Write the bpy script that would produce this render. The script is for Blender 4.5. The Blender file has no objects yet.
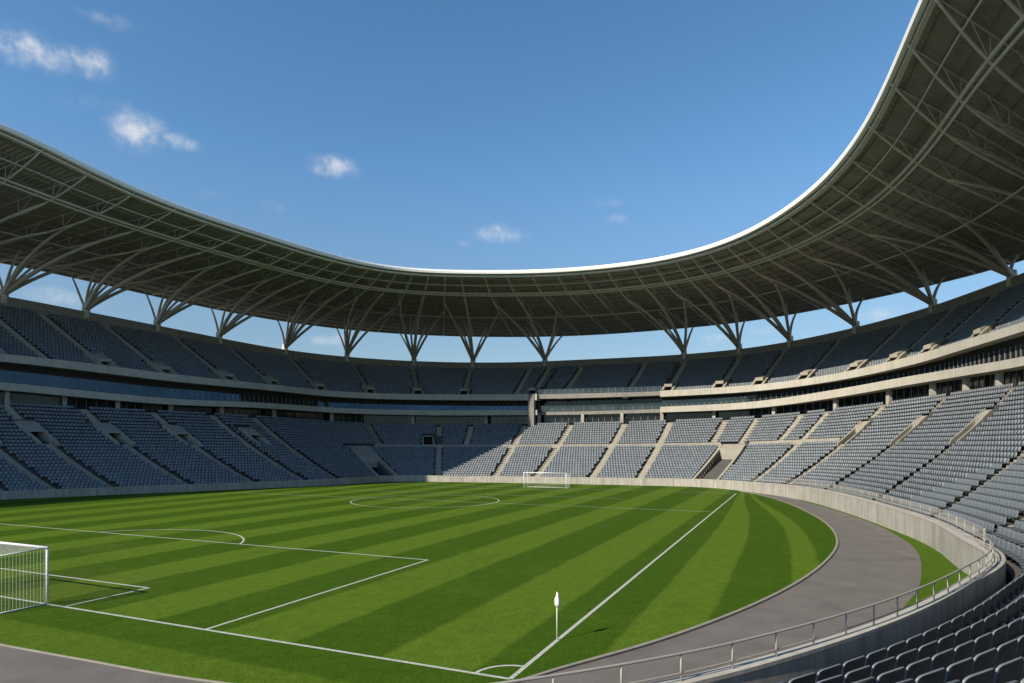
import bpy, bmesh, math, random
import numpy as np
from mathutils import Vector
random.seed(7)
rng = np.random.default_rng(7)
SC = bpy.context.scene
COL = SC.collection
# ------------------------------------------------------------------ camera
EYE, FOC, HOR = 7.0, 640.0, 445.0          # eye height (m), focal length and horizon in pixels of the 1024 px frame
cam = bpy.data.cameras.new("camera")
cam.sensor_width = 36.0
cam.lens = FOC / 1024 * 36.0
cam.shift_y = (HOR - 341.5) / 1024
cam.clip_start, cam.clip_end = 0.1, 9000
camo = bpy.data.objects.new("camera", cam)
camo.location = (0, 0, EYE)
camo.rotation_euler = (math.radians(90), 0, 0)
COL.objects.link(camo)
SC.camera = camo
# ------------------------------------------------------------------ light and sky
SUN_EL = math.radians(33)
SUN_DIR = Vector((-0.804, -0.595, 0)).normalized()          # horizontal direction towards the sun
sd = Vector((SUN_DIR.x * math.cos(SUN_EL), SUN_DIR.y * math.cos(SUN_EL), math.sin(SUN_EL)))
sun = bpy.data.lights.new("sun", 'SUN')
sun.energy = 5.0
sun.angle = math.radians(0.5)
sun.color = (1.0, 0.90, 0.75)
suno = bpy.data.objects.new("sun", sun)
suno.rotation_euler = (-sd).to_track_quat('-Z', 'Y').to_euler()
COL.objects.link(suno)
SKY_STRENGTH = 0.132
W = bpy.data.worlds.new("World")
SC.world = W
W.use_nodes = True
SC.view_settings.view_transform = 'Standard'
SC.view_settings.look = 'None'
SC.view_settings.gamma = 1
SC.view_settings.use_curve_mapping = False
SC.view_settings.exposure = 0.28
SC.cycles.max_bounces = 6
SC.cycles.diffuse_bounces = 4
SC.cycles.transparent_max_bounces = 8


class NT:
    """short hand for building node trees"""
    def __init__(self, tree):
        self.t = tree
    def n(self, kind, **kw):
        nd = self.t.nodes.new(kind)
        for k, v in kw.items():
            setattr(nd, k, v)
        return nd
    def put(self, sock, v):
        if v is None:
            return
        if hasattr(v, 'is_output'):
            self.t.links.new(v, sock)
        else:
            sock.default_value = v
    def m(self, op, a, b=None, c=None, clamp=False):
        nd = self.n('ShaderNodeMath', operation=op, use_clamp=clamp)
        for i, v in enumerate((a, b, c)):
            self.put(nd.inputs[i], v)
        return nd.outputs[0]
    def vm(self, op, a, b=None, out=0):
        nd = self.n('ShaderNodeVectorMath', operation=op)
        self.put(nd.inputs[0], a)
        self.put(nd.inputs[1], b)
        return nd.outputs[out]
    def noise(self, vec, scale, detail=4, rough=0.55):
        nd = self.n('ShaderNodeTexNoise')
        self.put(nd.inputs['Vector'], vec)
        nd.inputs['Scale'].default_value = scale
        nd.inputs['Detail'].default_value = detail
        nd.inputs['Roughness'].default_value = rough
        return nd.outputs['Fac']
    def rng(self, v, a, b, c=0.0, d=1.0, smooth=False):
        nd = self.n('ShaderNodeMapRange')
        if smooth:
            nd.interpolation_type = 'SMOOTHSTEP'
        self.put(nd.inputs[0], v)
        for i, x in enumerate((a, b, c, d)):
            nd.inputs[i + 1].default_value = x
        return nd.outputs[0]
    def mix(self, f, a, b):
        nd = self.n('ShaderNodeMix', data_type='RGBA')
        self.put(nd.inputs[0], f)
        self.put(nd.inputs[6], a)
        self.put(nd.inputs[7], b)
        return nd.outputs[2]


def px_dir(x, y):
    return Vector(((x - 512) / FOC, 1, (HOR - y) / FOC)).normalized()


wt = NT(W.node_tree)
for nd in list(W.node_tree.nodes):
    W.node_tree.nodes.remove(nd)
sky = wt.n('ShaderNodeTexSky', sky_type='NISHITA')
sky.sun_disc = False
sky.sun_elevation = SUN_EL
sky.sun_rotation = math.atan2(sd.x, sd.y)
sky.altitude = 300
sky.air_density = 1.0
sky.dust_density = 0.1
sky.ozone_density = 1.6
bg = wt.n('ShaderNodeBackground')
wo = wt.n('ShaderNodeOutputWorld')
tc = wt.n('ShaderNodeTexCoord')
dirv = tc.outputs['Generated']
warp = wt.n('ShaderNodeTexNoise')
wt.put(warp.inputs['Vector'], dirv)
warp.inputs['Scale'].default_value = 34
warp.inputs['Detail'].default_value = 6
warp.inputs['Roughness'].default_value = 0.62
w0 = wt.vm('SUBTRACT', warp.outputs['Color'], (0.5, 0.5, 0.5))
w1 = wt.vm('MULTIPLY', w0, (0.026, 0.026, 0.018))
dw = wt.vm('NORMALIZE', wt.vm('ADD', dirv, w1))
total = None
# small fair weather clouds: azimuth and height of each, its spread, its density
for (cx, cy, sx, sy, den) in ((28, 49, 30, 13, .8), (90, 64, 17, 12, .75), (106, 20, 24, 7, .35), (136, 130, 20, 16, 1.0), (178, 141, 18, 8, .6), (332, 166, 27, 12, .75),
                              (278, 208, 24, 8, .25), (498, 234, 40, 11, .6), (470, 242, 20, 6, .3), (617, 218, 20, 7, .4), (606, 202, 40, 7, .25), (100, 105, 40, 12, .22),
                              (330, 340, 40, 9, .5), (722, 338, 26, 8, .5), (60, 298, 40, 10, .45), (765, 330, 24, 6, .4), (880, 315, 34, 8, .5), (215, 195, 24, 8, .2)):
    c = px_dir(cx, cy)
    r = Vector((c.y, -c.x, 0)).normalized()
    u = r.cross(c)
    k = FOC * (c.y)                                     # pixels per radian around there, roughly
    a = wt.m('MULTIPLY', wt.vm('DOT_PRODUCT', dw, tuple(r), out=1), k / (sx * .66))
    b = wt.m('MULTIPLY', wt.vm('DOT_PRODUCT', dw, tuple(u), out=1), k / (sy * .68))
    d2 = wt.m('ADD', wt.m('MULTIPLY', a, a), wt.m('MULTIPLY', b, b))
    front = wt.m('GREATER_THAN', wt.vm('DOT_PRODUCT', dw, tuple(c), out=1), 0.3)
    g = wt.m('MULTIPLY', wt.m('MULTIPLY', wt.m('EXPONENT', wt.m('MULTIPLY', d2, -1.0)), den), front)
    total = g if total is None else wt.m('MAXIMUM', total, g)
fine = wt.noise(dirv, 42, 6, 0.6)
cl = wt.m('MULTIPLY', total, wt.rng(fine, 0.32, 0.68, 0.35, 1.25))
cl = wt.rng(cl, 0.06, 1.0, 0.0, 0.70, True)
SKY_GAIN = wt.n('ShaderNodeHueSaturation')
SKY_GAIN.inputs['Saturation'].default_value = 1.2
SKY_GAIN.inputs['Hue'].default_value = .496
wt.put(SKY_GAIN.inputs['Color'], sky.outputs[0])
CLOUD = (5.6, 5.6, 5.6, 1)
sep = wt.n('ShaderNodeSeparateXYZ')
wt.put(sep.inputs[0], dirv)
band = wt.vm('SCALE', SKY_GAIN.outputs[0])                               # a duller band of summer haze low in the sky
wt.put(band.node.inputs['Scale'], wt.rng(sep.outputs[2], .08, .42, .66, 1.06, True))
hz = wt.mix(wt.rng(sep.outputs[2], .05, .40, .22, 0.0), band, (2.9, 3.25, 3.5, 1))
wt.put(bg.inputs['Color'], wt.mix(cl, hz, CLOUD))
bg.inputs['Strength'].default_value = SKY_STRENGTH
W.node_tree.links.new(bg.outputs[0], wo.inputs[0])


# ------------------------------------------------------------------ materials
def mat(name, col, rough=0.7, var=0.15, vscale=1.2, bump=0.0, bscale=40, metal=0.0, spec=0.5, streak=0.0, island=0.0):
    m = bpy.data.materials.new(name)
    m.use_nodes = True
    t = NT(m.node_tree)
    bs = m.node_tree.nodes['Principled BSDF']
    bs.inputs['Roughness'].default_value = rough
    bs.inputs['Metallic'].default_value = metal
    bs.inputs['Specular IOR Level'].default_value = spec
    geo = t.n('ShaderNodeNewGeometry')
    pos = geo.outputs['Position']
    f = t.rng(t.noise(pos, vscale, 6, 0.6), 0.25, 0.75, 1 - var, 1 + var)
    if streak:
        mp = t.vm('MULTIPLY', pos, (1.6, 1.6, 0.12))
        f = t.m('MULTIPLY', f, t.rng(t.noise(mp, 1.5, 5, 0.65), 0.3, 0.7, 1 - streak, 1 + streak * 0.4))
    if island:
        f = t.m('MULTIPLY', f, t.rng(geo.outputs['Random Per Island'], 0, 1, 1 - island, 1 + island))
    c = t.vm('SCALE', tuple(col))
    sc = c.node
    sc.inputs[0].default_value = tuple(col)
    t.put(sc.inputs['Scale'], f)
    t.put(bs.inputs['Base Color'], c)
    if bump:
        bp = t.n('ShaderNodeBump')
        bp.inputs['Strength'].default_value = bump
        bp.inputs['Distance'].default_value = 0.02
        t.put(bp.inputs['Height'], t.noise(pos, bscale, 4, 0.6))
        t.put(bs.inputs['Normal'], bp.outputs[0])
    return m


M_CONC = mat('concrete', (.40, .375, .325), .85, .16, .5, .3, 25, streak=.32)
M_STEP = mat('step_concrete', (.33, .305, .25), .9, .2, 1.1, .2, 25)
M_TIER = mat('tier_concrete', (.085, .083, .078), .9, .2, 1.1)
M_SLAB = mat('pale_render', (.46, .43, .365), .75, .10, .4, .15, 18, streak=.18)
M_RIM = mat('rim_concrete', (.25, .24, .215), .85, .14, .5, .2, 20, streak=.2)
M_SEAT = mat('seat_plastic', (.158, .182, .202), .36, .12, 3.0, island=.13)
M_SEAT_SHADE = mat('seat_shade_tone', (.055, .064, .072), .45, .12, 3.0, island=.2)  # darker seat colour: shade of row gaps and seat rears painted in
M_STEEL = mat('painted_steel', (.60, .57, .505), .6, .12, .8)
M_PIPE = mat('white_steel', (.58, .55, .48), .5, .1, .8)
M_DECK = mat('roof_sheet', (.33, .312, .275), .7, .2, .35)
M_PURL = mat('purlin_steel', (.27, .255, .215), .6, .15, .8)
M_FASC = mat('white_fascia', (.84, .83, .80), .4, .04, .3)
M_RAIL = mat('galvanised_rail', (.36, .34, .30), .5, .12, 3)
M_WHITE = mat('white_paint', (.80, .80, .77), .45, .05, 2)
M_LINE = mat('line_paint', (.45, .455, .39), .9, .3, 9.0)
M_ASPH = mat('track_asphalt', (.150, .134, .117), .93, .22, .6, .6, 60)
M_KERB = mat('kerb_stone', (.27, .25, .20), .85, .2, 2, .2, 30)
M_GND = mat('outer_ground', (.12, .12, .10), .95, .2, .05)
M_NET = mat('net_cord', (.72, .72, .70), .7, .05, 2)
M_FRAME = mat('window_frame', (.16, .16, .155), .5, .1, 2)
M_GLASS = mat('tinted_glass', (.075, .092, .104), .06, .35, .15, metal=.8, spec=.5)
M_GLASS_LOW = mat('dark_glass', (.020, .030, .038), .08, .35, .15, metal=.6, spec=.4)
M_SHADE = mat('painted_shade', (.03, .03, .03), .9, .1, 1)  # near-black standing in for shade in passages and under the upper parapet
M_FLAG = mat('flag_cloth', (.75, .73, .68), .8, .06, 4)


# asphalt with worn lanes is one material; grass carries its mowing pattern (a real difference of the blades)
LEN_ = 79.8
C0 = np.array([-0.06, 19.06])
E1 = np.array([0.4046, 0.9145])
E2 = np.array([-0.9145, 0.4046])


def grass_material(name, stripes=True):
    m = bpy.data.materials.new(name)
    m.use_nodes = True
    t = NT(m.node_tree)
    bs = m.node_tree.nodes['Principled BSDF']
    bs.inputs['Roughness'].default_value = .75
    bs.inputs['Specular IOR Level'].default_value = .05
    pos = t.n('ShaderNodeNewGeometry').outputs['Position']
    rel = t.vm('SUBTRACT', pos, (C0[0], C0[1], 0))
    wob = t.m('MULTIPLY', t.m('SUBTRACT', t.noise(pos, .7, 3), .5), .28)
    e1 = t.m('ADD', t.vm('DOT_PRODUCT', rel, (E1[0], E1[1], 0), out=1), wob)
    d = t.m('ADD', t.vm('DOT_PRODUCT', rel, (-E2[0], -E2[1], 0), out=1), wob)
    light, dark = (.088, .150, .012, 1), (.045, .095, .005, 1)
    if stripes:
        far = t.m('MAXIMUM', t.m('DIVIDE', e1, 69.0), 0.0)
        fac = t.m('ADD', 1.0, t.m('MULTIPLY', t.m('POWER', far, 5.0), 1.5))
        right = t.m('GREATER_THAN', d, 0.0)
        dd = t.m('MULTIPLY', d, t.m('ADD', .8, t.m('MULTIPLY', right, t.m('SUBTRACT', fac, .8))))
        ph = t.m('DIVIDE', t.m('SUBTRACT', dd, 1.8), 5.7)
        fr = t.m('ABSOLUTE', t.m('SUBTRACT', t.m('FRACT', ph), .5))           # .5 at band edge 0, 0 mid
        tri = t.m('FRACT', ph)
        s1 = t.rng(tri, 0.0, .05, 0, 1, True)
        s2 = t.rng(tri, .475, .525, 1, 0, True)
        st = t.m('MULTIPLY', t.m('MULTIPLY', s1, s2), t.rng(dd, 9.0, 9.3, 1, 0, True))
        behind = t.rng(e1, -.15, .15, 1, 0, True)                            # behind the goal line the mower ran across
        cross = t.rng(e1, -2.3, -2.0, 0.75, 0.05, True)
        st = t.m('ADD', t.m('MULTIPLY', st, t.m('SUBTRACT', 1.0, behind)), t.m('MULTIPLY', cross, behind))
    else:
        st = 0.55
    big = t.rng(t.noise(pos, .22, 5, .6), .3, .7, -.22, .22)
    st = t.m('ADD', st, big, clamp=True)
    c = t.mix(st, dark, light)
    if stripes:
        worn = None
        for (w1, w2, r1, r2) in ((2.5, 25.9, 4.5, 5.0), (LEN_ - 2.5, 29.4, 4.5, 5.0), (11, 35.4, 2.0, 2.0), (51.5, 34.5, 3.0, 3.0)):
            u_ = t.m('DIVIDE', t.m('SUBTRACT', e1, w1), r1)
            v_ = t.m('DIVIDE', t.m('ADD', d, w2), r2)
            q_ = t.m('EXPONENT', t.m('MULTIPLY', t.m('ADD', t.m('MULTIPLY', u_, u_), t.m('MULTIPLY', v_, v_)), -1.0))
            worn = q_ if worn is None else t.m('MAXIMUM', worn, q_)
        worn = t.m('MULTIPLY', worn, t.rng(t.noise(pos, 1.1, 6, .7), .38, .66, 0, .38))
        c = t.mix(worn, c, (.135, .125, .040, 1))
    g1 = t.m('MULTIPLY', t.rng(t.noise(pos, 9.0, 8, .75), .25, .75, .58, 1.42), t.rng(t.noise(t.vm('MULTIPLY', pos, (1.0, 1.0, .2)), 30.0, 3, .7), .25, .75, .72, 1.28))
    g2 = t.rng(t.noise(pos, 1.6, 5, .6), .3, .7, .88, 1.12)
    v = t.vm('SCALE', c)
    t.put(v.node.inputs['Scale'], t.m('MULTIPLY', g1, g2))
    t.put(bs.inputs['Base Color'], v)
    bp = t.n('ShaderNodeBump')
    bp.inputs['Strength'].default_value = .7
    bp.inputs['Distance'].default_value = .04
    t.put(bp.inputs['Height'], t.noise(pos, 14, 6, .7))
    t.put(bs.inputs['Normal'], bp.outputs[0])
    return m


M_GRASS = grass_material('mown_grass')
M_VERGE = grass_material('verge_grass', False)


# ------------------------------------------------------------------ object helpers
def tag(o, label=None, cat=None, group=None, kind=None):
    for k, v in (('label', label), ('category', cat), ('group', group), ('kind', kind)):
        if v:
            o[k] = v
    if not kind:
        o['kind'] = 'thing'
    return o


def empty(name, loc=(0, 0, 0)):
    o = bpy.data.objects.new(name, None)
    o.location = loc
    COL.objects.link(o)
    return o


class MB:
    """collects geometry, links it as ONE mesh object"""
    def __init__(self):
        self.v, self.f, self.nv = [], [], 0
    def add(self, verts, faces):
        self.v.append(np.asarray(verts, float).reshape(-1, 3))
        self.f += [tuple(i + self.nv for i in f) for f in faces]
        self.nv += len(self.v[-1])
    def box(self, c, ax, ay, az):
        """oriented box: centre and three half-axis vectors"""
        c, ax, ay, az = (np.asarray(q, float) for q in (c, ax, ay, az))
        vs = [c + sx * ax + sy * ay + sz * az for sz in (-1, 1) for sy in (-1, 1) for sx in (-1, 1)]
        self.add(vs, [(0, 2, 3, 1), (4, 5, 7, 6), (0, 1, 5, 4), (2, 6, 7, 3), (0, 4, 6, 2), (1, 3, 7, 5)])
    def tube(self, pts, radii, n=8, cap=True):
        pts = np.asarray(pts, float)
        k = len(pts)
        radii = np.broadcast_to(np.asarray(radii, float), (k,))
        tg = np.gradient(pts, axis=0)
        tg /= np.linalg.norm(tg, axis=1)[:, None] + 1e-9
        ref = np.array([0, 0, 1.0]) if abs(tg[0][2]) < .9 else np.array([1.0, 0, 0])
        out = []
        a = None
        for i in range(k):
            if a is None:
                a = np.cross(tg[i], ref)
            else:
                a = a - tg[i] * a.dot(tg[i])
            a = a / np.linalg.norm(a)
            b = np.cross(tg[i], a)
            for j in range(n):
                th = 2 * math.pi * j / n
                out.append(pts[i] + radii[i] * (math.cos(th) * a + math.sin(th) * b))
        fs = [(i * n + j, i * n + (j + 1) % n, (i + 1) * n + (j + 1) % n, (i + 1) * n + j) for i in range(k - 1) for j in range(n)]
        if cap:
            fs += [tuple(range(n - 1, -1, -1)), tuple((k - 1) * n + j for j in range(n))]
        self.add(out, fs)
    def loft(self, secs, closed=True, caps=True):
        """secs: array (stations, m, 3) of section rings"""
        secs = np.asarray(secs, float)
        k, m, _ = secs.shape
        e = m if closed else m - 1
        fs = [(i * m + j, i * m + (j + 1) % m, (i + 1) * m + (j + 1) % m, (i + 1) * m + j) for i in range(k - 1) for j in range(e)]
        if closed and caps:
            fs += [tuple(range(m - 1, -1, -1)), tuple((k - 1) * m + j for j in range(m))]
        self.add(secs.reshape(-1, 3), fs)
    def build(self, name, material, parent=None, smooth=False, fix=True):
        me = bpy.data.meshes.new(name)
        me.from_pydata(np.concatenate(self.v).tolist() if self.v else [], [], self.f)
        me.update()
        if fix:
            bm = bmesh.new()
            bm.from_mesh(me)
            bmesh.ops.recalc_face_normals(bm, faces=bm.faces)
            bm.to_mesh(me)
            bm.free()
        if smooth:
            me.polygons.foreach_set('use_smooth', [True] * len(me.polygons))
        me.materials.append(material)
        o = bpy.data.objects.new(name, me)
        COL.objects.link(o)
        if parent is not None:
            o.parent = parent
            o.location = -np.array(parent.location)
        return o


# ------------------------------------------------------------------ plan of the bowl
# foot of the pitch-side wall (x, y), the direction in which the stand rises, height of the wall
CTRL = [
    (-16, 11.5, -.2, -1, 1.8), (-4, 11.4, .25, -.97, 1.8), (3.2, 14, .5, -.87, 1.8), (8.36, 17.15, .63, -.77, 1.8), (16.8, 24.1, .78, -.62, 1.8), (22.5, 30.2, .93, -.25, 1.8),
    (25.5, 36.7, .95, .15, 1.8), (28.35, 42.9, .92, .38, 1.8), (31.9, 55, .9, .43, 1.85), (35.3, 70.5, .9, .43, 1.85), (36.8, 82, .9, .44, 1.75), (35.8, 94, .84, .54, 1.55),
    (31.0, 106.0, .60, .80, 1.35), (21, 110.8, .43, .90, 1.3), (9, 114.8, .40, .92, 1.25), (-1, 118, .33, .94, 1.25), (-12, 120.6, .05, 1.0, 1.2), (-22.6, 122.0, -.62, .78, 1.2),
    (-30.0, 112.0, -.86, .51, 1.15), (-41, 101.8, -.92, .39, 1.1), (-53, 92, -.93, .37, 1.1), (-65, 81.8, -.93, .37, 1.1), (-78, 70.5, -.93, .37, 1.1), (-92, 57.5, -.94, .33, 1.1), (-104, 44, -.97, .22, 1.1), (-113, 29, -.99, .1, 1.1), (-119, 12, -1, 0, 1.1)]
CT = np.array(CTRL)


def hermite(pts, n_per=40):
    t = np.concatenate([[0], np.cumsum(np.linalg.norm(np.diff(pts[:, :2], axis=0), axis=1))])
    m = np.zeros_like(pts)
    for i in range(len(pts)):
        if i == 0:
            m[i] = (pts[1] - pts[0]) / (t[1] - t[0])
        elif i == len(pts) - 1:
            m[i] = (pts[-1] - pts[-2]) / (t[-1] - t[-2])
        else:
            h0, h1 = t[i] - t[i - 1], t[i + 1] - t[i]
            m[i] = ((pts[i] - pts[i - 1]) / h0 * h1 + (pts[i + 1] - pts[i]) / h1 * h0) / (h0 + h1)
    out = []
    for i in range(len(pts) - 1):
        h = t[i + 1] - t[i]
        for u in np.linspace(0, 1, n_per, endpoint=False):
            out.append((2 * u**3 - 3 * u**2 + 1) * pts[i] + (u**3 - 2 * u**2 + u) * h * m[i] + (-2 * u**3 + 3 * u**2) * pts[i + 1] + (u**3 - u**2) * h * m[i + 1])
    out.append(pts[-1])
    return np.array(out)


def gsm(a, sig):
    r = int(max(1, sig * 3))
    k = np.exp(-.5 * (np.arange(-r, r + 1) / max(sig, 1e-6)) ** 2)
    k /= k.sum()
    return np.convolve(np.pad(a, r, mode='edge'), k, mode='valid')


ang = np.unwrap(np.arctan2(CT[:, 3], CT[:, 2]))
DS = 0.5
dense = hermite(np.column_stack([CT[:, 0], CT[:, 1]]))
sl = np.concatenate([[0], np.cumsum(np.linalg.norm(np.diff(dense, axis=0), axis=1))])
S = np.arange(0, sl[-1], DS)
NS = len(S)
WX, WY = gsm(np.interp(S, sl, dense[:, 0]), 2), gsm(np.interp(S, sl, dense[:, 1]), 2)
sctrl = sl[::40][:len(CT)]
ANG = gsm(np.interp(S, sctrl, ang), 6)
WT = gsm(np.interp(S, sctrl, CT[:, 4]), 6)
RX, RY = np.cos(ANG), np.sin(ANG)


QX, QY = gsm(WX, 20), gsm(WY, 20)
QRX, QRY = np.cos(gsm(ANG, 16)), np.sin(gsm(ANG, 16))


def pos(s, o):
    s = np.asarray(s, float)
    return np.interp(s, S, WX) + o * np.interp(s, S, RX), np.interp(s, S, WY) + o * np.interp(s, S, RY)


def pos_roof(s, o):
    """the same plan for the roof, whose curve has no corner"""
    s = np.asarray(s, float)
    return np.interp(s, S, QX) + o * np.interp(s, S, QRX), np.interp(s, S, QY) + o * np.interp(s, S, QRY)


def px_of(x, y):
    return 512 + FOC * x / np.maximum(y, .5)


def s_at(px, o, lo=54.0, hi=None):
    """the station whose point at depth o stands at azimuth px"""
    s = S[(S >= lo) & (S <= (hi or S[-1]))]
    x, y = pos(s, o)
    p = np.where(y > 3, px_of(x, y), 1e6)
    i = np.argsort(p)
    return float(np.interp(px, p[i], s[i]))


def level(tab, o, sig=8, lo=54.0, pos=pos):
    """height of a ring of the bowl at depth o, surveyed from the elevation angles in the table"""
    tab = np.array(sorted(tab), float)
    x, y = pos(S, o)
    p = px_of(x, y)
    ok = (y > 8) & (S > lo) & (p >= tab[0, 0]) & (p <= tab[-1, 0])
    z = EYE + (HOR - np.interp(p, tab[:, 0], tab[:, 1])) / FOC * y
    z = np.interp(S, S[ok], z[ok])
    return gsm(z, sig)


T_RIM = [(0, 295), (86, 312), (157, 325.6), (219, 338), (256, 345.7), (282, 348.6), (347, 357.4), (414, 362), (471, 363), (512, 363), (550, 361), (612, 358.5), (680, 355), (739, 350), (790, 342), (856, 328), (933, 306.5), (1024, 273)]
T_S2T = [(0, 353), (88, 363), (176, 374.7), (256, 383), (356, 393), (431, 394.3), (512, 394.3), (560, 393.5), (660, 391), (756, 385), (826, 376), (908, 357), (1024, 322)]
T_S2B = [(0, 360.6), (88, 371), (176, 382), (256, 389), (356, 398.7), (431, 400), (512, 400.5), (560, 400), (660, 397), (756, 391.5), (826, 383), (908, 366), (1024, 331)]
T_S1T = [(0, 381.4), (88, 391), (176, 399.6), (256, 402), (356, 409), (431, 410.5), (512, 410), (560, 410), (660, 407), (756, 402.3), (826, 391), (908, 376), (1024, 357)]
T_S1B = [(0, 389), (88, 398), (176, 405.5), (256, 407.3), (356, 414), (431, 415.7), (512, 415), (560, 415), (660, 412.5), (756, 409), (826, 399), (908, 384.5), (1024, 366)]
T_LT = [(0, 402.5), (38, 405.5), (88, 408), (146, 410.5), (205, 413.5), (256, 416.5), (313, 421), (368, 425), (431, 426), (512, 425), (625, 423), (675, 421), (756, 417.5), (826, 410), (908, 399.5), (1024, 383)]
T_FAS = [(0, 119), (60, 156), (131, 191), (202, 217), (256, 233.5), (315, 253), (385, 268), (432, 271.3), (512, 272.8), (575, 270.7), (650, 262), (700, 251), (756, 230), (822, 184.5), (866, 131.5), (896, 75), (917, 6)]
T_REAR = [(0, 260), (67, 274), (150, 294), (210, 306), (256, 316), (344, 329), (402, 333), (512, 336.5), (550, 336), (612, 333), (670, 328), (756, 320), (853, 300.5), (924, 284.6), (1001, 265.5), (1024, 258)]
T_RING = [(0, 177), (105, 218), (202, 250), (256, 266), (353, 286), (430, 293), (526, 296), (660, 287.5), (756, 252.5), (844, 215), (888, 182), (932, 136), (976, 88)]
N_LOW, N_UP = 26, 20
O_UP = 26.9                                      # depth where the upper tier begins
Z_RIM, Z_S2T, Z_S2B = level(T_RIM, 47.3), level(T_S2T, 26.0), level(T_S2B, 26.0)
Z_S1T, Z_S1B, Z_LT = level(T_S1T, 26.2), level(T_S1B, 26.2), level(T_LT, 26.8)
O_IN, O_OUT, O_RING = 5.0, 50.0, 13.0
Z_IN, Z_OUT = level(T_FAS, O_IN, 12, 58.0, pos_roof), level(T_REAR, O_OUT, 12, 54.0, pos_roof)
Z_RING = level(T_RING, O_RING, 12, 56.0, pos_roof)
Z0 = WT - 0.9                                     # floor behind the wall
O0 = gsm(np.interp(S, [0, 38, 52, 150, 165, 400], [.55, .55, 1.35, 1.35, .6, .6]), 3)   # where the first row begins


def at(arr, s):
    return np.interp(s, S, arr)


def z_low(s, k):
    """floor of row k of the lower tier"""
    z0, z1 = at(Z0, s), at(Z_LT, s)
    c = (z1 - z0 - .36 * N_LOW) / N_LOW**2
    return z0 + .36 * k + c * k * k


def z_up(s, k):
    z0, z1 = at(Z_S2T, s) - .75, at(Z_RIM, s) - 1.9
    return z0 + (z1 - z0) * ((k + .0) / N_UP) ** 1.04


def tang(s, o):
    x0, y0 = pos(np.asarray(s) - .4, o)
    x1, y1 = pos(np.asarray(s) + .4, o)
    tx, ty = x1 - x0, y1 - y0
    n = np.hypot(tx, ty)
    return tx / n, ty / n


def curve(ss, o, z):
    x, y = pos(ss, o)
    return np.column_stack([x, y, np.broadcast_to(z, np.shape(x))])


def curve_roof(ss, o, z):
    x, y = pos_roof(ss, o)
    return np.column_stack([x, y, np.broadcast_to(z, np.shape(x))])


def seg(s0, s1, step=DS):
    return np.linspace(s0, s1, max(2, int(round((s1 - s0) / step)) + 1))


# where things stand along the bowl
S_RAMP_A, S_RAMP_B = s_at(392, 0), s_at(700, 0)          # the two entry ramps between the stands
S_UP_R, S_UP_A = s_at(660, 26), s_at(537, 26)            # the recessed middle of the upper floors
S_END = S[-1] - 2
S_SEATS = float(S[np.argmin(np.hypot(WX + 90, WY - 59.5))])
S_UP0 = 30.0
S_ROOF0 = 30.0
S_ROOF1 = S_END
print('stations', NS, 'ramps', S_RAMP_B, S_RAMP_A, 'upper', S_UP0, S_UP_R, S_UP_A, S_END, 'roof', S_ROOF0)
print('rim z', Z_RIM[::40].round(1), 'in', Z_IN[::40].round(1), 'out', Z_OUT[::40].round(1), 'LT', Z_LT[::40].round(1))
print('ring-deck', (Z_RING - (Z_IN + (Z_OUT - Z_IN) * 8 / 45))[::20].round(1))

STANDS = {}
for key, (lo0, lo1, up0, up1, lab) in dict(
        near=(2, S_RAMP_B, S_UP0, S_UP_R, 'sunlit curved side stand of grey seats behind the running track and tall pale wall'),
        end=(S_RAMP_B, S_RAMP_A, S_UP_R, S_UP_A, 'end stand behind the far goal, straight rows under a recessed dark glass front'),
        far=(S_RAMP_A, S_END, S_UP_A, S_END, 'shaded side stand of dark blue seats opposite the sunlit stand')).items():
    x, y = pos((lo0 + lo1) / 2, 10)
    e = empty('stadium_stand', (float(x), float(y), 0))
    tag(e, lab, 'grandstand')
    STANDS[key] = dict(o=e, low=(lo0, lo1), up=(up0, up1))


def stand_at(s, upper=False):
    for st in STANDS.values():
        a, b = st['up' if upper else 'low']
        if a <= s <= b:
            return st['o']
    return STANDS['near']['o'] if s < 100 else STANDS['far']['o']


# ------------------------------------------------------------------ ground, track, pitch
def flat(name, poly, z, material, kind='structure', parent=None, lip=0.0):
    bm = bmesh.new()
    vs = [bm.verts.new((p[0], p[1], z)) for p in poly]
    f = bm.faces.new(vs)
    bmesh.ops.triangulate(bm, faces=[f])
    bmesh.ops.recalc_face_normals(bm, faces=bm.faces)
    if bm.faces[:][0].normal.z < 0:
        bmesh.ops.reverse_faces(bm, faces=bm.faces)
    me = bpy.data.meshes.new(name)
    bm.to_mesh(me)
    bm.free()
    me.materials.append(material)
    o = bpy.data.objects.new(name, me)
    COL.objects.link(o)
    if parent:
        o.parent = parent
    elif kind:
        o['kind'] = kind
    return o


flat('ground', [(-4000, -4000), (4000, -4000), (4000, 4000), (-4000, 4000)], -.02, M_GND)
inner = curve(seg(0, S[-1] - .5, 1.0), 0.1, 0)[:, :2]
flat('running_track', list(inner) + [(-96, 50), (-60, 5), (-30, 3)], 0, M_ASPH)
KERB = hermite(np.array([(-76, 70), (-64, 54), (-48, 40), (-32, 29.8), (-18.3, 22.6), (-13.7, 20.75), (-9.4, 19.1), (-5, 18.05), (-.2, 18.7), (1.5, 20.0), (4.78, 22.5), (9.3, 26.7), (14.2, 32.2), (18.5, 38.0),
                         (22.7, 44.8), (25.6, 50.9), (28.3, 58.2), (31.0, 67.9), (33.3, 78.6), (34.5, 89.0), (34.4, 97.0)], float), 14)
sA = s_at(738, 0)
far_edge = curve(seg(sA, S_END, 1.0), 0.05, 0)[:, :2]
GZ = .03
pitch = flat('grass_pitch', list(KERB) + list(far_edge), GZ, M_GRASS)
kb = MB()
tgk = np.gradient(KERB, axis=0)
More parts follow.
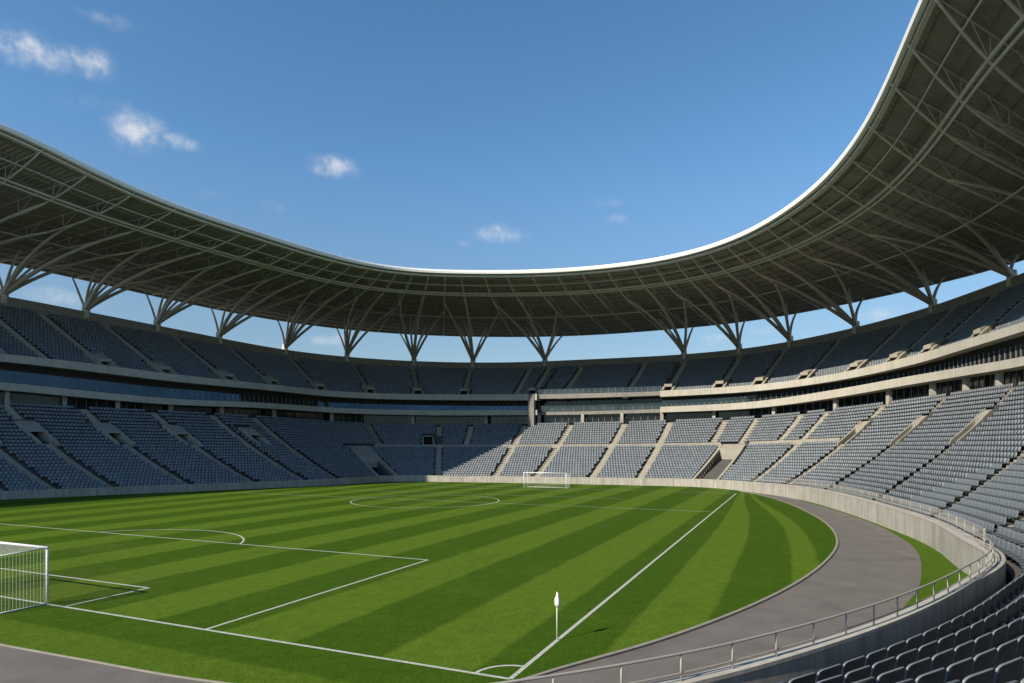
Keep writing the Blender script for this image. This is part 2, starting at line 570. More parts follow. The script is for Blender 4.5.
tgk /= np.linalg.norm(tgk, axis=1)[:, None]
nk = np.column_stack([tgk[:, 1], -tgk[:, 0]])
ring = []
for (off, z) in ((-.03, -.01), (-.03, .075), (.0, .085), (.10, .085), (.13, .07), (.13, -.01)):
    q = KERB + nk * (off * np.interp(KERB[:, 0], [-4, 3], [.45, 1.0]))[:, None]
    ring.append(np.column_stack([q, z * np.interp(KERB[:, 0], [-4, 3], [.5, 1.0])]))
kb.loft(np.stack(ring, 1))
o = kb.build('kerb', M_KERB)
o['kind'] = 'structure'
# grass verge between the track and the sunlit wall
vin = hermite(np.array([(36.2, 80), (35.0, 71), (33.3, 61.8), (30.5, 51.5), (26.9, 42.6), (22.9, 35.8), (19.8, 31.2), (16.0, 26.5), (11.5, 20.5)], float), 8)
vs0, vs1 = s_at(797, 0), 32.0
wl = curve(np.linspace(vs0, vs1, len(vin)), .05, 0)[:, :2]
mb = MB()
mb.add(np.concatenate([np.column_stack([vin, np.full(len(vin), .012)]), np.column_stack([wl, np.full(len(vin), .012)])]), [(i, i + 1, len(vin) + i + 1, len(vin) + i) for i in range(len(vin) - 1)])
o = mb.build('grass_verge', M_VERGE, fix=False)
o['kind'] = 'structure'


def field(e1, e2):
    return C0 + e1 * E1 + e2 * E2


def stripe(name, pts, w=.13):
    pts = np.array(pts, float)
    if len(pts) == 2:
        pts = np.array([pts[0] + (pts[1] - pts[0]) * t for t in np.linspace(0, 1, 12)])
    t = np.gradient(pts, axis=0)
    t /= np.linalg.norm(t, axis=1)[:, None]
    n = np.column_stack([-t[:, 1], t[:, 0]]) * w / 2
    a, b = pts + n, pts - n
    mb = MB()
    k = len(pts)
    z = np.full(k, GZ + stripe.z)
    stripe.z += .0006
    mb.add(np.concatenate([np.column_stack([a, z]), np.column_stack([b, z])]), [(i, i + 1, k + i + 1, k + i) for i in range(k - 1)])
    return mb.build(name, M_LINE, pitch)


stripe.z = .004
LEN, WID = 79.8, 70.8
stripe('touchline', [field(0, 0), field(LEN, 0)], .15)
stripe('goal_line', [field(0, 0), field(0, WID)], .14)
stripe('goal_line', [field(LEN, 0), field(LEN, WID)], .13)
stripe('halfway_line', [field(52, 0), field(52, 66)], .13)
stripe('penalty_area_line', [field(0, 12.6), field(16, 12.6), field(16, 12.6), field(16, 58.2)][:2], .14)
stripe('penalty_area_line', [field(16, 12.53), field(16, 58.2)], .14)
stripe('goal_area_line', [field(0, 21.05), field(3.95, 21.05)], .14)
stripe('goal_area_line', [field(3.95, 20.98), field(3.95, 49.7)], .14)
stripe('penalty_area_line', [field(LEN - 16, 12.6), field(LEN - 16, 58.2)], .13)
stripe('goal_area_line', [field(LEN - 5, 21), field(LEN - 5, 49.7)], .13)
stripe('centre_circle', [field(51.5 + 9.15 * math.cos(a), 34.5 + 9.15 * math.sin(a)) for a in np.linspace(0, 2 * math.pi, 90)], .14)
a0 = math.acos(5 / 9.15)
stripe('penalty_arc', [field(11 + 9.15 * math.cos(a), 35.6 + 9.15 * math.sin(a)) for a in np.linspace(-a0, a0, 40)], .14)
stripe('corner_arc', [field(1.15 * math.sin(a), 1.15 * math.cos(a)) for a in np.linspace(0, math.pi / 2, 16)], .12)


# ------------------------------------------------------------------ goals and flag
def goal(e1, e2a, depth, label, cord):
    """frame with posts at e2a and e2a + 7.32; the net reaches DEPTH behind (signed along the touchline)"""
    p0, p1 = field(e1, e2a), field(e1, e2a + 7.32)
    back = E1 * depth
    root = empty('football_goal', (p0[0], p0[1], GZ))
    tag(root, label, 'goal')
    H = 2.47
    z = lambda p, h: np.array([p[0], p[1], GZ + h])
    for p in (p0, p1):
        mb = MB()
        mb.tube([z(p, -.02), z(p, H)], .06, 10)
        mb.build('goalpost', M_WHITE, root, True)
    mb = MB()
    mb.tube([z(p0 - (p1 - p0) * .008, H), z(p1 + (p1 - p0) * .008, H)], .062, 10)
    mb.build('crossbar', M_WHITE, root, True)
    for p in (p0, p1):
        mb = MB()
        mb.tube([z(p, H), z(p + back, H - .08)], .03, 8)
        mb.tube([z(p + back, H - .08), z(p + back, .03)], .025, 8)
        mb.tube([z(p, .03), z(p + back, .03)], .03, 8)
        mb.build('stay', M_WHITE, root, True)
    mb = MB()
    mb.tube([z(p0 + back, .03), z(p1 + back, .03)], .03, 8)
    mb.build('ground_bar', M_WHITE, root, True)
    nb = MB()
    def grid(a, b, c, d, nu, nv):
        a, b, c, d = (np.array(q) for q in (a, b, c, d))
        for i in range(nu + 1):
            u = i / nu
            nb.tube([a + (b - a) * u, (a + (b - a) * u + d + (c - d) * u) / 2, d + (c - d) * u], cord, 3, False)
        for j in range(nv + 1):
            v = j / nv
            nb.tube([a + (d - a) * v, (a + (d - a) * v + b + (c - b) * v) / 2, b + (c - b) * v], cord, 3, False)
    q0, q1 = p0 + back, p1 + back
    nw, nh, nd = 52, 19, int(abs(depth) / .13)
    grid(z(q0, .03), z(q1, .03), z(q1, H - .08), z(q0, H - .08), nw, nh)
    grid(z(p0, H), z(p1, H), z(q1, H - .08), z(q0, H - .08), nw, nd)
    for p in (p0, p1):
        grid(z(p, .03), z(p + back, .03), z(p + back, H - .08), z(p, H), nd, nh)
    nb.build('net', M_NET, root, fix=False)


goal(0, 22.2, -1.9, 'white football goal with box net at the near end, by the dark track', .0045)
goal(79.6, 25.7, 1.6, 'small white football goal far away in front of the end stand', .0025)
fx, fy = (557 - 512) / FOC * (FOC * EYE / (641 - HOR)), FOC * EYE / (641 - HOR)
root = tag(empty('corner_flag', (fx, fy, GZ)), 'thin white corner flag pole with furled flag standing by the touchline', 'corner flag')
mb = MB()
mb.tube([(fx, fy, GZ - .02), (fx, fy, GZ + 1.72)], .022, 8)
mb.build('pole', M_WHITE, root, True)
mb = MB()
zs = np.linspace(GZ + 1.16, GZ + 1.70, 9)
prof = np.array([.03, .075, .10, .105, .095, .08, .06, .045, .02])
rings = []
for zz, r_, k in zip(zs, prof, range(9)):
    rings.append([(fx + r_ * (1 + .25 * math.sin(5 * th + k)) * math.cos(th) + .02, fy + r_ * (1 + .25 * math.cos(3 * th + k)) * math.sin(th), zz) for th in np.linspace(0, 2 * math.pi, 14, endpoint=False)])
mb.loft(rings)
mb.build('flag', M_FLAG, root, True)

# ------------------------------------------------------------------ pitch-side wall and railings
S_CORNER = s_at(978, 0.3, 30, 70)
ss = seg(0, S_END, .5)
x, y = pos((ss[0] + ss[-1]) / 2, 0)
wroot = tag(empty('perimeter_wall', (float(x), float(y), 0)), 'pale concrete wall running round the pitch at the foot of the stands', 'wall')
wz = at(WT, ss)
mb = MB()
jt = np.arange(1.5, S_END - 1, 2.4)
sj = np.array(sorted(set(ss) | {j + d for j in jt for d in (-.026, -.02, .02, .026)}))
wj = at(WT, sj) - .1
oj = np.where(np.abs(sj[:, None] - jt[None, :]).min(1) < .021, .05, 0.0)
xj, yj = np.interp(sj, S, WX) + oj * at(RX, sj), np.interp(sj, S, WY) + oj * at(RY, sj)
mb.loft(np.stack([np.column_stack([xj, yj, wj * 0 - .3]), np.column_stack([xj, yj, wj]), curve(sj, .30, wj), curve(sj, .30, -.3)], 1))
mb.build('wall_face', M_CONC, wroot)
mb = MB()
mb.loft(np.stack([curve(ss, -.035, wz - .1), curve(ss, -.035, wz), curve(ss, .335, wz), curve(ss, .335, wz - .1)], 1))
mb.build('coping', M_SLAB, wroot)
# walkway shelf behind the wall on the sunlit side
sw = seg(35.0, 160, .5)
wid = np.clip(at(O0, sw) - .24, .312, 1.3)
z_ = at(WT, sw) - .06
px_, py_ = np.interp(sw, S, WX), np.interp(sw, S, WY)
outer = np.column_stack([px_ + wid * at(RX, sw), py_ + wid * at(RY, sw)])
mb = MB()
mb.loft(np.stack([curve(sw, .302, z_), np.column_stack([outer, z_]), np.column_stack([outer, z_ * 0 + at(Z0, sw) - .3]), curve(sw, .302, at(Z0, sw) - .3)], 1))
mb.build('walkway_shelf', M_CONC, wroot)


def railing(s0, s1, o, label, tall, spacing, balusters):
    ss_ = seg(s0, s1, .4)
    x_, y_ = pos((s0 + s1) / 2, 0)
    root_ = tag(empty('railing', (float(x_), float(y_), 1.7)), label, 'railing')
    oo = o if not callable(o) else o(ss_)
    x_, y_ = pos(ss_, 0)
    base = np.column_stack([x_ + oo * at(RX, ss_), y_ + oo * at(RY, ss_), at(WT, ss_)])
    for nm, h, r_ in (('top_rail', tall, .032), ('bottom_rail', .17, .02)):
        mb_ = MB()
        mb_.tube(base + (0, 0, h), r_, 8)
        mb_.build(nm, M_RAIL, root_, True)
    L = np.concatenate([[0], np.cumsum(np.linalg.norm(np.diff(base, axis=0), axis=1))])
    for d in np.arange(.3, L[-1], spacing):
        p = np.array([np.interp(d, L, base[:, i]) for i in range(3)])
        mb_ = MB()
        mb_.tube([p - (0, 0, .08), p + (0, 0, tall)], .024, 6)
        mb_.build('post', M_RAIL, root_, True)
    if balusters:
        mb_ = MB()
        for d in np.arange(.1, L[-1], .2):
            p = np.array([np.interp(d, L, base[:, i]) for i in range(3)])
            mb_.tube([p + (0, 0, .17), p + (0, 0, tall)], .009, 4, False)
        b_ = mb_.build('baluster', M_RAIL, root_, fix=False)
        b_['kind'] = 'stuff'


railing(4, S_CORNER, .16, 'open two-bar metal railing on the near curved wall in front of the closest seats', .60, 1.6, False)
railing(S_CORNER + .6, s_at(742, 1), lambda q: np.clip(at(O0, q) - .42, .16, 1.2), 'barred metal railing along the walkway below the sunlit side stand', .72, 2.2, True)

# ------------------------------------------------------------------ aisles and passages (stations along the bowl)
LOW_AISLES = []                                        # (station, first row, last row)
for p in (10, 62, 120, 196, 261, 311, 343, 438, 492, 532, 588, 636, 745, 777, 816, 862, 918, 962):
    LOW_AISLES.append((s_at(p, .6), 0, N_LOW))
for p in (725, 756, 800, 368, 471):
    LOW_AISLES.append((s_at(p, 26), 16, N_LOW))
for d in (14, 24):
    LOW_AISLES.append((s_at(10, .6) + d, 0, N_LOW))
UP_AISLES = [s_at(p, 46.5) for p in (-75, -20, 40, 105, 176, 231, 290, 353, 413, 470, 530, 549, 582, 645, 685, 740, 785, 840, 903, 952, 993, 1050, 1120)]
# passages: station, front row, portal row, last row, half width
LOW_VOMS = []
for p in (62, 120, 196, 261, 325):
    LOW_VOMS.append((s_at(p, .6), 15, 17.8, 21, .95))
LOW_VOMS.append((s_at(428, 20), 16, 18, 20, 1.0))
for p in (777, 816, 862, 918, 962):
    LOW_VOMS.append((s_at(p, .6), 14, 18.6, 20.4, .75))
RAMPS = [(S_RAMP_A, 0, 9, 15, 1.7), (S_RAMP_B, 0, 13, 15, 2.0)]
UP_VOMS = []
for p in (8, 85, 148, 214, 264, 311, 366, 419, 469, 525, 673, 726, 763, 811, 855, 893, 927, 984):
    UP_VOMS.append((s_at(p, 29), 0, 1.6, 5, .8))


def snap(vs, aisles, tol=4.5):
    out = []
    for v in vs:
        best = min(aisles, key=lambda a: abs(a - v[0]))
        out.append(((best if abs(best - v[0]) < tol else v[0]),) + v[1:])
    return out


UP_VOMS = snap(UP_VOMS, UP_AISLES)
S_WALK = (s_at(835, 16), s_at(343, 16))                # cross aisle half way up
K_WALK = 15


def scale_at(s, o):
    x0, y0 = pos(s - .5, o)
    x1, y1 = pos(s + .5, o)
    return float(np.hypot(x1 - x0, y1 - y0))


# ------------------------------------------------------------------ tiers
def tier_mesh(s0, s1, upper):
    voms = UP_VOMS if upper else LOW_VOMS + RAMPS
    n = N_UP if upper else N_LOW
    extra = []
    for v in voms:
        w_ = v[4] / scale_at(v[0], 18 if not upper else 29)
        extra += [v[0] - w_ - .01, v[0] - w_ + .01, v[0] + w_ - .01, v[0] + w_ + .01]
    ss_ = np.array(sorted(set(seg(s0, s1, .6)) | {e for e in extra if s0 < e < s1}))
    rings_ = []
    for k in range(n):
        o_a = (O_UP + k) if upper else at(O0, ss_) + k
        z = (z_up if upper else z_low)(ss_, k).copy()
        for v in voms:
            w_ = v[4] / scale_at(v[0], 18 if not upper else 29)
            if v[1] < k < v[2] + 2:
                hit = np.abs(ss_ - v[0]) <= w_
                z[hit] = ((z_up if upper else z_low)(v[0], v[1]) if v not in RAMPS else .35 + (.31 * k if v is RAMPS[1] else 0))
            elif v in RAMPS and k == 0:
                z[np.abs(ss_ - v[0]) <= w_] = .35
        for o_ in (o_a, o_a + 1.0):
            x_, y_ = np.interp(ss_, S, WX) + o_ * at(RX, ss_), np.interp(ss_, S, WY) + o_ * at(RY, ss_)
            rings_.append(np.column_stack([x_, y_, z]))
    return rings_, ss_


def row_point(s, k, lat, up, upper, dz=0.0, oo=0.0):
    """a point at station s, row position k (may be fractional), LAT metres along the row"""
    o_ = (O_UP if upper else at(O0, s)) + k + oo
    x_, y_ = pos(s, o_)
    tx, ty = tang(s, o_)
    return np.array([x_ + lat * tx, y_ + lat * ty, up + dz])


def aisle(s, k0, k1, upper, w=.55):
    zf = z_up if upper else z_low
    left, right = [], []
    for k in range(k0, k1):
        za, zb = float(zf(s, k)), float(zf(s, k + 1))
        for (kk, z) in ((k, za + .012), (k + .52, za + .012), (k + .52, (za + zb) / 2), (k + .992, (za + zb) / 2)):
            left.append(row_point(s, kk, -w, z, upper))
            right.append(row_point(s, kk, w, z, upper))
    mb_ = MB()
    m = len(left)
    lo = [p - np.array([0, 0, .5]) for p in left]
    ro = [p - np.array([0, 0, .5]) for p in right]
    mb_.loft(np.stack([np.array(left), np.array(right), np.array(ro), np.array(lo)], 1))
    return mb_.build('aisle_stairs', M_STEP, stand_at(s, upper))


def vomitory(v, upper, name='vomitory'):
    s, kf, kp, kb_, hw = v
    zf = z_up if upper else z_low
    ramp = v in RAMPS
    floor = .35 if ramp else float(zf(s, kf))
    par = stand_at(s, upper)
    wallt = (.5 if upper else .3) if not ramp else .45
    mb_ = MB()
    def bar(pts, t):
        """wall of thickness t along PTS = (k, lat, zbottom, ztop)"""
        a = []
        for (k, lat, zb, zt) in pts:
            p0, p1 = row_point(s, k, lat - t / 2, 0, upper), row_point(s, k, lat + t / 2, 0, upper)
            a.append([(p0[0], p0[1], zb), (p0[0], p0[1], zt), (p1[0], p1[1], zt), (p1[0], p1[1], zb)])
        mb_.loft(a)
    top = float(zf(s, kb_)) + (.75 if upper else .4)
    hgt = (.75 if upper else (.38 if s < 150 else .5)) if not ramp else .45
    for sg in (-1, 1):
        lat = sg * (hw + wallt / 2)
        pts = [(k, lat, floor - .4, float(zf(s, k)) + hgt) for k in np.linspace(kf + (.1 if not ramp else -.2), kp, 6)]
        pts += [(k, lat, floor - .4, min(top, float(zf(s, k)) + hgt + .1)) for k in np.linspace(kp + .02, kb_, 4)]
        bar(pts, wallt)
    # lintel block over the passage, open below
    dh = floor + (1.75 if upper else 2.1)
    lint = []
    for k in (kp, kb_ + .3):
        p0, p1 = row_point(s, k, -hw - .01, 0, upper), row_point(s, k, hw + .01, 0, upper)
        zt = max(dh + (.55 if upper else .2), min(top, float(zf(s, k)) + hgt + .1))
        lint.append([(p0[0], p0[1], dh), (p0[0], p0[1], zt), (p1[0], p1[1], zt), (p1[0], p1[1], dh)])
    mb_.loft(lint)
    mb_.build(name, M_STEP, par)
    # back of the passage, its unlit depth painted near black except on ramps
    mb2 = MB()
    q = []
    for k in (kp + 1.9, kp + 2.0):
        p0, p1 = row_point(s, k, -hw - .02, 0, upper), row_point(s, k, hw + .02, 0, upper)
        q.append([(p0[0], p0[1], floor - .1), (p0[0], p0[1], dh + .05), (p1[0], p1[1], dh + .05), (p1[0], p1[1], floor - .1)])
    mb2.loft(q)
    mb2.build('passage_back', M_SHADE if not ramp else M_TIER, par)


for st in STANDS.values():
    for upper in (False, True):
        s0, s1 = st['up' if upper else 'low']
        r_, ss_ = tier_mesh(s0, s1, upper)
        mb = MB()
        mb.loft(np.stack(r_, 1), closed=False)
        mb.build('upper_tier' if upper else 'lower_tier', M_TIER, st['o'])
for (s, k0, k1) in LOW_AISLES:
    ks = [(k0, k1)]
    for v in LOW_VOMS:
        if abs(v[0] - s) < 1.2 and k0 <= v[1]:
            ks = [(k0, v[1] + 1), (int(math.ceil(v[3])) + 1, k1)]
    for a, b in ks:
        if b - a > 1:
            aisle(s, a, b, False, .6 if s > S_RAMP_B - 22 else .34)
for s in UP_AISLES:
    k0 = 0
    for v in UP_VOMS:
        if abs(v[0] - s) < .6:
            k0 = v[3] + 1
    aisle(s, k0, N_UP, True)
for v in LOW_VOMS:
    vomitory(v, False)
for v in UP_VOMS:
    vomitory(v, True)
for v in RAMPS:
    vomitory(v, False, 'entry_ramp')
# cross aisle: low pale kerb wall along the walkway of the end stand
for st, a, b in ((STANDS['near']['o'], S_WALK[0], S_RAMP_B - 2.0), (STANDS['end']['o'], S_RAMP_B + 2.0, S_RAMP_A - 2.0), (STANDS['far']['o'], S_RAMP_A + 2.0, S_WALK[1])):
    if b - a < 2:
        continue
    sg = seg(a, b, .6)
    z = z_low(sg, K_WALK + 1)
    mb = MB()
    sec = []
    for (dk, z_) in ((.9, z - .5), (.9, z + .32), (1.12, z + .32), (1.12, z - .5)):
        o_ = at(O0, sg) + K_WALK + dk
        x_, y_ = np.interp(sg, S, WX) + o_ * at(RX, sg), np.interp(sg, S, WY) + o_ * at(RY, sg)
        sec.append(np.column_stack([x_, y_, z_]))
    mb.loft(np.stack(sec, 1))
    mb.build('cross_aisle', M_STEP, st)


# ------------------------------------------------------------------ middle floors: parapets, glass, columns, rim
def ring_solid(name, s0, s1, prof, material, parent):
    sg = seg(s0, s1, .7)
    mb_ = MB()
    mb_.loft(np.stack([curve(sg, o_, (z_ if np.ndim(z_) else np.full(NS, z_)) if False else at(z_, sg) if np.ndim(z_) else z_) for o_, z_ in prof], 1))
    return mb_.build(name, material, parent)


def glass_band(s0, s1, o_, zlo, zhi, parent, bay, pitch_, gm=None, rake=0.0):
    n = max(1, int(round((s1 - s0) * scale_at((s0 + s1) / 2, o_) / bay)))
    edges = np.linspace(s0, s1, n + 1)
    for a, b in zip(edges[:-1], edges[1:]):
        sg = np.linspace(a, b, 7)
        lo, hi = at(zlo, sg), at(zhi, sg)
        mb_ = MB()
        mb_.loft(np.stack([curve(sg, o_, lo), curve(sg, o_ + rake, hi), curve(sg, o_ + rake + .05, hi), curve(sg, o_ + .05, lo)], 1))
        w_ = mb_.build('window', gm or M_GLASS, parent)
        w_['label'] = 'tinted strip window'
        fb = MB()
        m = max(2, int(round((b - a) * scale_at((a + b) / 2, o_) / pitch_)))
        for q in np.linspace(a, b, m + 1)[:-1]:
            p = curve(np.array([q]), o_ - .06, 0)[0]
            tx, ty = tang(q, o_)
            l_, h_ = float(at(zlo, q)), float(at(zhi, q))
            p2 = curve(np.array([q]), o_ - .06 + rake, 0)[0]
            hv = np.array([(p2[0] - p[0]) / 2, (p2[1] - p[1]) / 2, (h_ - l_) / 2 - .003])
            fb.box((p[0] + hv[0], p[1] + hv[1], (l_ + h_) / 2), (.05 * tx, .05 * ty, 0), (-.055 * ty, .055 * tx, 0), hv)
        for z_, hh, q_ in ((lo, .06, 0), (lo + (hi - lo) * .36, .03, .36)):
            of = o_ + rake * q_
            fb.loft(np.stack([curve(sg, of - .03, z_), curve(sg, of - .03, z_ + hh), curve(sg, of - .004, z_ + hh), curve(sg, of - .004, z_)], 1))
        f_ = fb.build('window_frame', M_FRAME, w_, fix=False)
        f_.location = (0, 0, 0)


for key, st in STANDS.items():
    s0, s1 = st['up']
    root = st['o']
    rec = key == 'end'
    ob = 27.4 if rec else 26.0
    eps = .02
    a, b = s0 + eps, s1 - eps
    if rec:  # slabs here take darker concrete, the recess shade put into colour
        ring_solid('upper_parapet', a, b, [(26.6, Z_S2B + .35), (26.6, Z_S2T - .1), (27.0, Z_S2T - .1), (27.0, Z_S2B + .35)], M_RIM, root)
        ring_solid('upper_floor', a, b, [(27.02, Z_S2B + .35), (27.02, Z_S2B + .65), (32.5, Z_S2B + .65), (32.5, Z_S2B + .35)], M_RIM, root)
        ring_solid('lower_parapet', a, b, [(28.6, Z_S1B + .1), (28.6, Z_S1T - .35), (32.5, Z_S1T - .35), (32.5, Z_S1B + .1)], M_RIM, root)
        glass_band(a, b, 26.75, Z_S2T - .09, Z_S2T + 1.05, root, 7.0, 1.4)
        glass_band(a, b, 31.0, Z_S1T - .3, Z_S2B + .34, root, 7.0, 1.2, M_GLASS_LOW)
        glass_band(a, b, 28.9, Z_S1T - .34, Z_S1T + 1.1, root, 7.0, 2.3)
    else:
        ring_solid('upper_parapet', a, b, [(26.0, Z_S2B), (26.0, Z_S2T), (26.35, Z_S2T), (26.35, Z_S2B + .25), (30.5, Z_S2B + .45), (30.5, Z_S2B + .1), (27, Z_S2B)], M_SLAB, root)
        ring_solid('lower_parapet', a, b, [(26.2, Z_S1B), (26.2, Z_S1T), (26.55, Z_S1T), (26.55, Z_S1B + .5), (30.5, Z_S1B + .5), (30.5, Z_S1B + .1), (27, Z_S1B)], M_SLAB, root)
        zh = Z_S1T + (Z_S2B - Z_S1T) * .66
        glass_band(a, b, 28.0, Z_S1B + .51, zh, root, 7.0, 1.1, None, .42 if key == 'far' else 0.0)
        ring_solid('soffit_shade', a, b, [(28.4, zh + .004), (28.4, Z_S2B + .02), (29.4, Z_S2B + .02), (29.4, zh + .004)], M_SHADE, root)  # dark band: soffit shadow of the upper parapet put into colour
    ring_solid('concourse_floor', a, b, [(26.5, Z_LT - 1.2), (26.5, Z_LT - .35), (31, Z_LT - .35), (31, Z_LT - 1.2)], M_RIM, root)
    glass_band(a, b, 29.6, Z_LT - .34, Z_S1B + .1, root, 7.0, 1.5, M_GLASS_LOW)
    L = (b - a) * scale_at((a + b) / 2, 27.6)
    for q in np.linspace(a, b, int(L / 7.2) + 1):
        mb = MB()
        p = curve(np.array([q]), 27.9, 0)[0]
        tx, ty = tang(q, 27.9)
        zl, zh = float(at(Z_LT, q)) - .4, float(at(Z_S1B, q)) + .2
        mb.box((p[0], p[1], (zl + zh) / 2), (.32 * tx, .32 * ty, 0), (-.32 * ty, .32 * tx, 0), (0, 0, (zh - zl) / 2))
        mb.build('column', M_CONC, root)
    ring_solid('rim_wall', a, b, [(46.9, Z_RIM - 2.1), (46.9, Z_RIM), (48.3, Z_RIM), (48.3, Z_RIM - 3.5), (47.1, Z_RIM - 3.5)], M_RIM, root)
    ring_solid('outer_wall', a, b, [(48.0, Z_RIM * 0 - .2), (48.0, Z_RIM - 3.4), (48.25, Z_RIM - 3.4), (48.25, Z_RIM * 0 - .2)], M_RIM, root)
# end piers of the recessed middle, their shade painted as darker concrete
for s, dsg in ((S_UP_A + .9, 1), (S_UP_R - .3, -1)):
    p = curve(np.array([s]), 26.9, 0)[0]
    tx, ty = tang(s, 26.9)
    zl, zh = float(at(Z_LT, s)) - .5, float(at(Z_S2T, s)) - .05
    if dsg > 0:
        mb = MB()
        mb.box((p[0], p[1], (zl + zh) / 2), (.7 * tx, .7 * ty, 0), (-1.1 * ty, 1.1 * tx, 0), (0, 0, (zh - zl) / 2))
        mb.build('pier', M_RIM, stand_at(s, True))

# ------------------------------------------------------------------ roof
def deck_z(s, o_):
    zi, zo = at(Z_IN, s) - .25, at(Z_OUT, s) + .2
    t_ = (o_ - O_IN) / (O_OUT - O_IN)
    return zi + (zo - zi) * t_ + 1.6 * t_ * (1 - t_)


RING_DEP = np.clip(Z_IN + (Z_OUT - Z_IN) * (O_RING - O_IN) / 45 - Z_RING, 1.6, 4.2)
RING_DEP = gsm(RING_DEP, 20)


def chord_z(s, o_):
    d13 = at(RING_DEP, s)
    t_ = (np.asarray(o_, float) - O_IN) / (O_OUT - O_IN)
    dep = (1 - (1 - np.clip(t_ / .32, 0, 1)) ** 2 * (1.0 - 0.0)) * (1 - .88 * np.clip((t_ - .32) / .68, 0, 1) ** 1.7) * d13 + .28
    return deck_z(s, o_) - dep


x, y = pos((S_ROOF0 + S_ROOF1) / 2, 25)
ROOF = tag(empty('roof_structure', (float(x), float(y), 36)), 'sweeping ring roof with a white inner edge and exposed brown-grey steel ribs underneath', 'roof')
ss = np.arange(S_ROOF0, S_ROOF1, .32)
ss = ss[:len(ss) // 2 * 2]
rib = np.where(np.arange(len(ss)) % 2 == 0, .075, -.075)
oo = [4.9, 9, 13, 18, 23, 28, 33, 38, 43, 47, 50.3]
mb = MB()
mb.loft(np.stack([curve_roof(ss, o_, deck_z(ss, o_) + rib) for o_ in oo], 1), closed=False)
mb.build('roof_deck', M_DECK, ROOF, fix=False)
mb = MB()
ss2 = np.arange(S_ROOF0, S_ROOF1, 1.5)
mb.loft(np.stack([curve_roof(ss2, o_, deck_z(ss2, o_) + .55) for o_ in oo], 1), closed=False)
mb.build('roof_covering', M_FASC, ROOF, fix=False)
zi = deck_z(ss2, O_IN)
mb = MB()
mb.loft(np.stack([curve_roof(ss2, o_, zi + dz) for o_, dz in ((5.2, -.1), (4.75, -.16), (4.5, -.1), (4.4, .25), (4.45, .5), (4.6, .6), (5.6, .6))], 1))
mb.build('fascia', M_FASC, ROOF)
mb = MB()
mb.loft(np.stack([curve_roof(ss2, o_, zi + dz) for o_, dz in ((5.25, -.25), (5.25, -.55), (5.85, -.6), (5.85, -.25))], 1))
mb.build('edge_beam', M_STEEL, ROOF)
zo = deck_z(ss2, O_OUT)
mb = MB()
mb.loft(np.stack([curve_roof(ss2, o_, zo + dz) for o_, dz in ((50.2, -.45), (50.2, .6), (50.6, .6), (50.6, -.45))], 1))
mb.build('rear_edge_beam', M_PURL, ROOF)
for o_ in np.arange(7.0, 50, 2.9):
    mb = MB()
    z = deck_z(ss2, o_)
    mb.loft(np.stack([curve_roof(ss2, o_ - .06, z - .08), curve_roof(ss2, o_ + .06, z - .08), curve_roof(ss2, o_ + .06, z - .30), curve_roof(ss2, o_ - .06, z - .30)], 1))
    mb.build('purlin', M_PURL, ROOF)
for (o_, dz, r_, m_) in ((O_RING - .32, 0, .19, M_PIPE), (O_RING + .42, -.1, .17, M_PIPE), (9.0, .0, .09, M_STEEL), (30.0, 0, .13, M_STEEL)):
    mb = MB()
    mb.tube(curve_roof(ss2, o_, chord_z(ss2, o_) + dz), r_, 8)
    mb.build('ring_beam', m_, ROOF, True)

TREES_PX = (-420, -290, -180, -85, 4, 86, 157, 219, 285, 347, 414, 473, 545, 684, 739, 790, 856, 933, 1012, 1110)
TREE_S = sorted(s_at(p, 47.6) for p in TREES_PX)
TREE_S = sorted(TREE_S + [TREE_S[0] - 4.5])


def roof_station(s):
    """the roof's own station above the rim station s"""
    bx, by = pos(s, 47.6)
    qx, qy = pos_roof(S, 47.6)
    return float(S[np.argmin(np.hypot(qx - bx, qy - by))])


TREE_R = [roof_station(s) for s in TREE_S]
rs = []
for a, b in zip(TREE_R[:-1], TREE_R[1:]):
    n = max(1, int(round((b - a) * scale_at((a + b) / 2, 20) / 5.5)))
    rs += list(np.linspace(a, b, n, endpoint=False))
rs.append(TREE_R[-1])
q = rs[0] - 5.5 / scale_at(rs[0], 20)
while q > S_ROOF0:
    rs.append(q)
    q -= 5.5 / max(scale_at(q, 20), .6)
RAFT = sorted(rs)
print('rafters', len(RAFT), 'trees', len(TREE_S))
for s in RAFT:
    oo = np.concatenate([np.linspace(5.0, O_RING, 5), np.linspace(16, 49.8, 13)])
    pts = np.array([curve_roof(np.array([s]), o_, chord_z(s, o_))[0] for o_ in oo])
    mb = MB()
    mb.tube(pts, np.interp(oo, [5, 13, 40, 50], [.11, .16, .15, .11]), 7)
    rf = mb.build('rafter', M_STEEL, ROOF, True)
    wb = MB()
    for (oa, ob) in ((O_RING, O_RING), (O_RING, 10.0), (O_RING, 17.0), (21.0, 21.0), (21.0, 17.0), (30.0, 30.0), (30, 26), (40.0, 40.0)):
        p0 = curve_roof(np.array([s]), oa, chord_z(s, oa))[0]
        p1 = curve_roof(np.array([s]), ob, deck_z(s, ob) - .1)[0]
        wb.tube([p0, p1], .05, 5)
    tp = np.array([curve_roof(np.array([s]), o_, deck_z(s, o_) - .34)[0] for o_ in np.linspace(5.5, 49.5, 12)])
    wb.tube(tp, .07, 5)
    w_ = wb.build('truss_web', M_STEEL, rf, fix=False)
    w_.location = (0, 0, 0)


def bez(p0, p1, p2, p3, n=12):
    t = np.linspace(0, 1, n)[:, None]
    return (1 - t)**3 * p0 + 3 * (1 - t)**2 * t * p1 + 3 * (1 - t) * t**2 * p2 + t**3 * p3


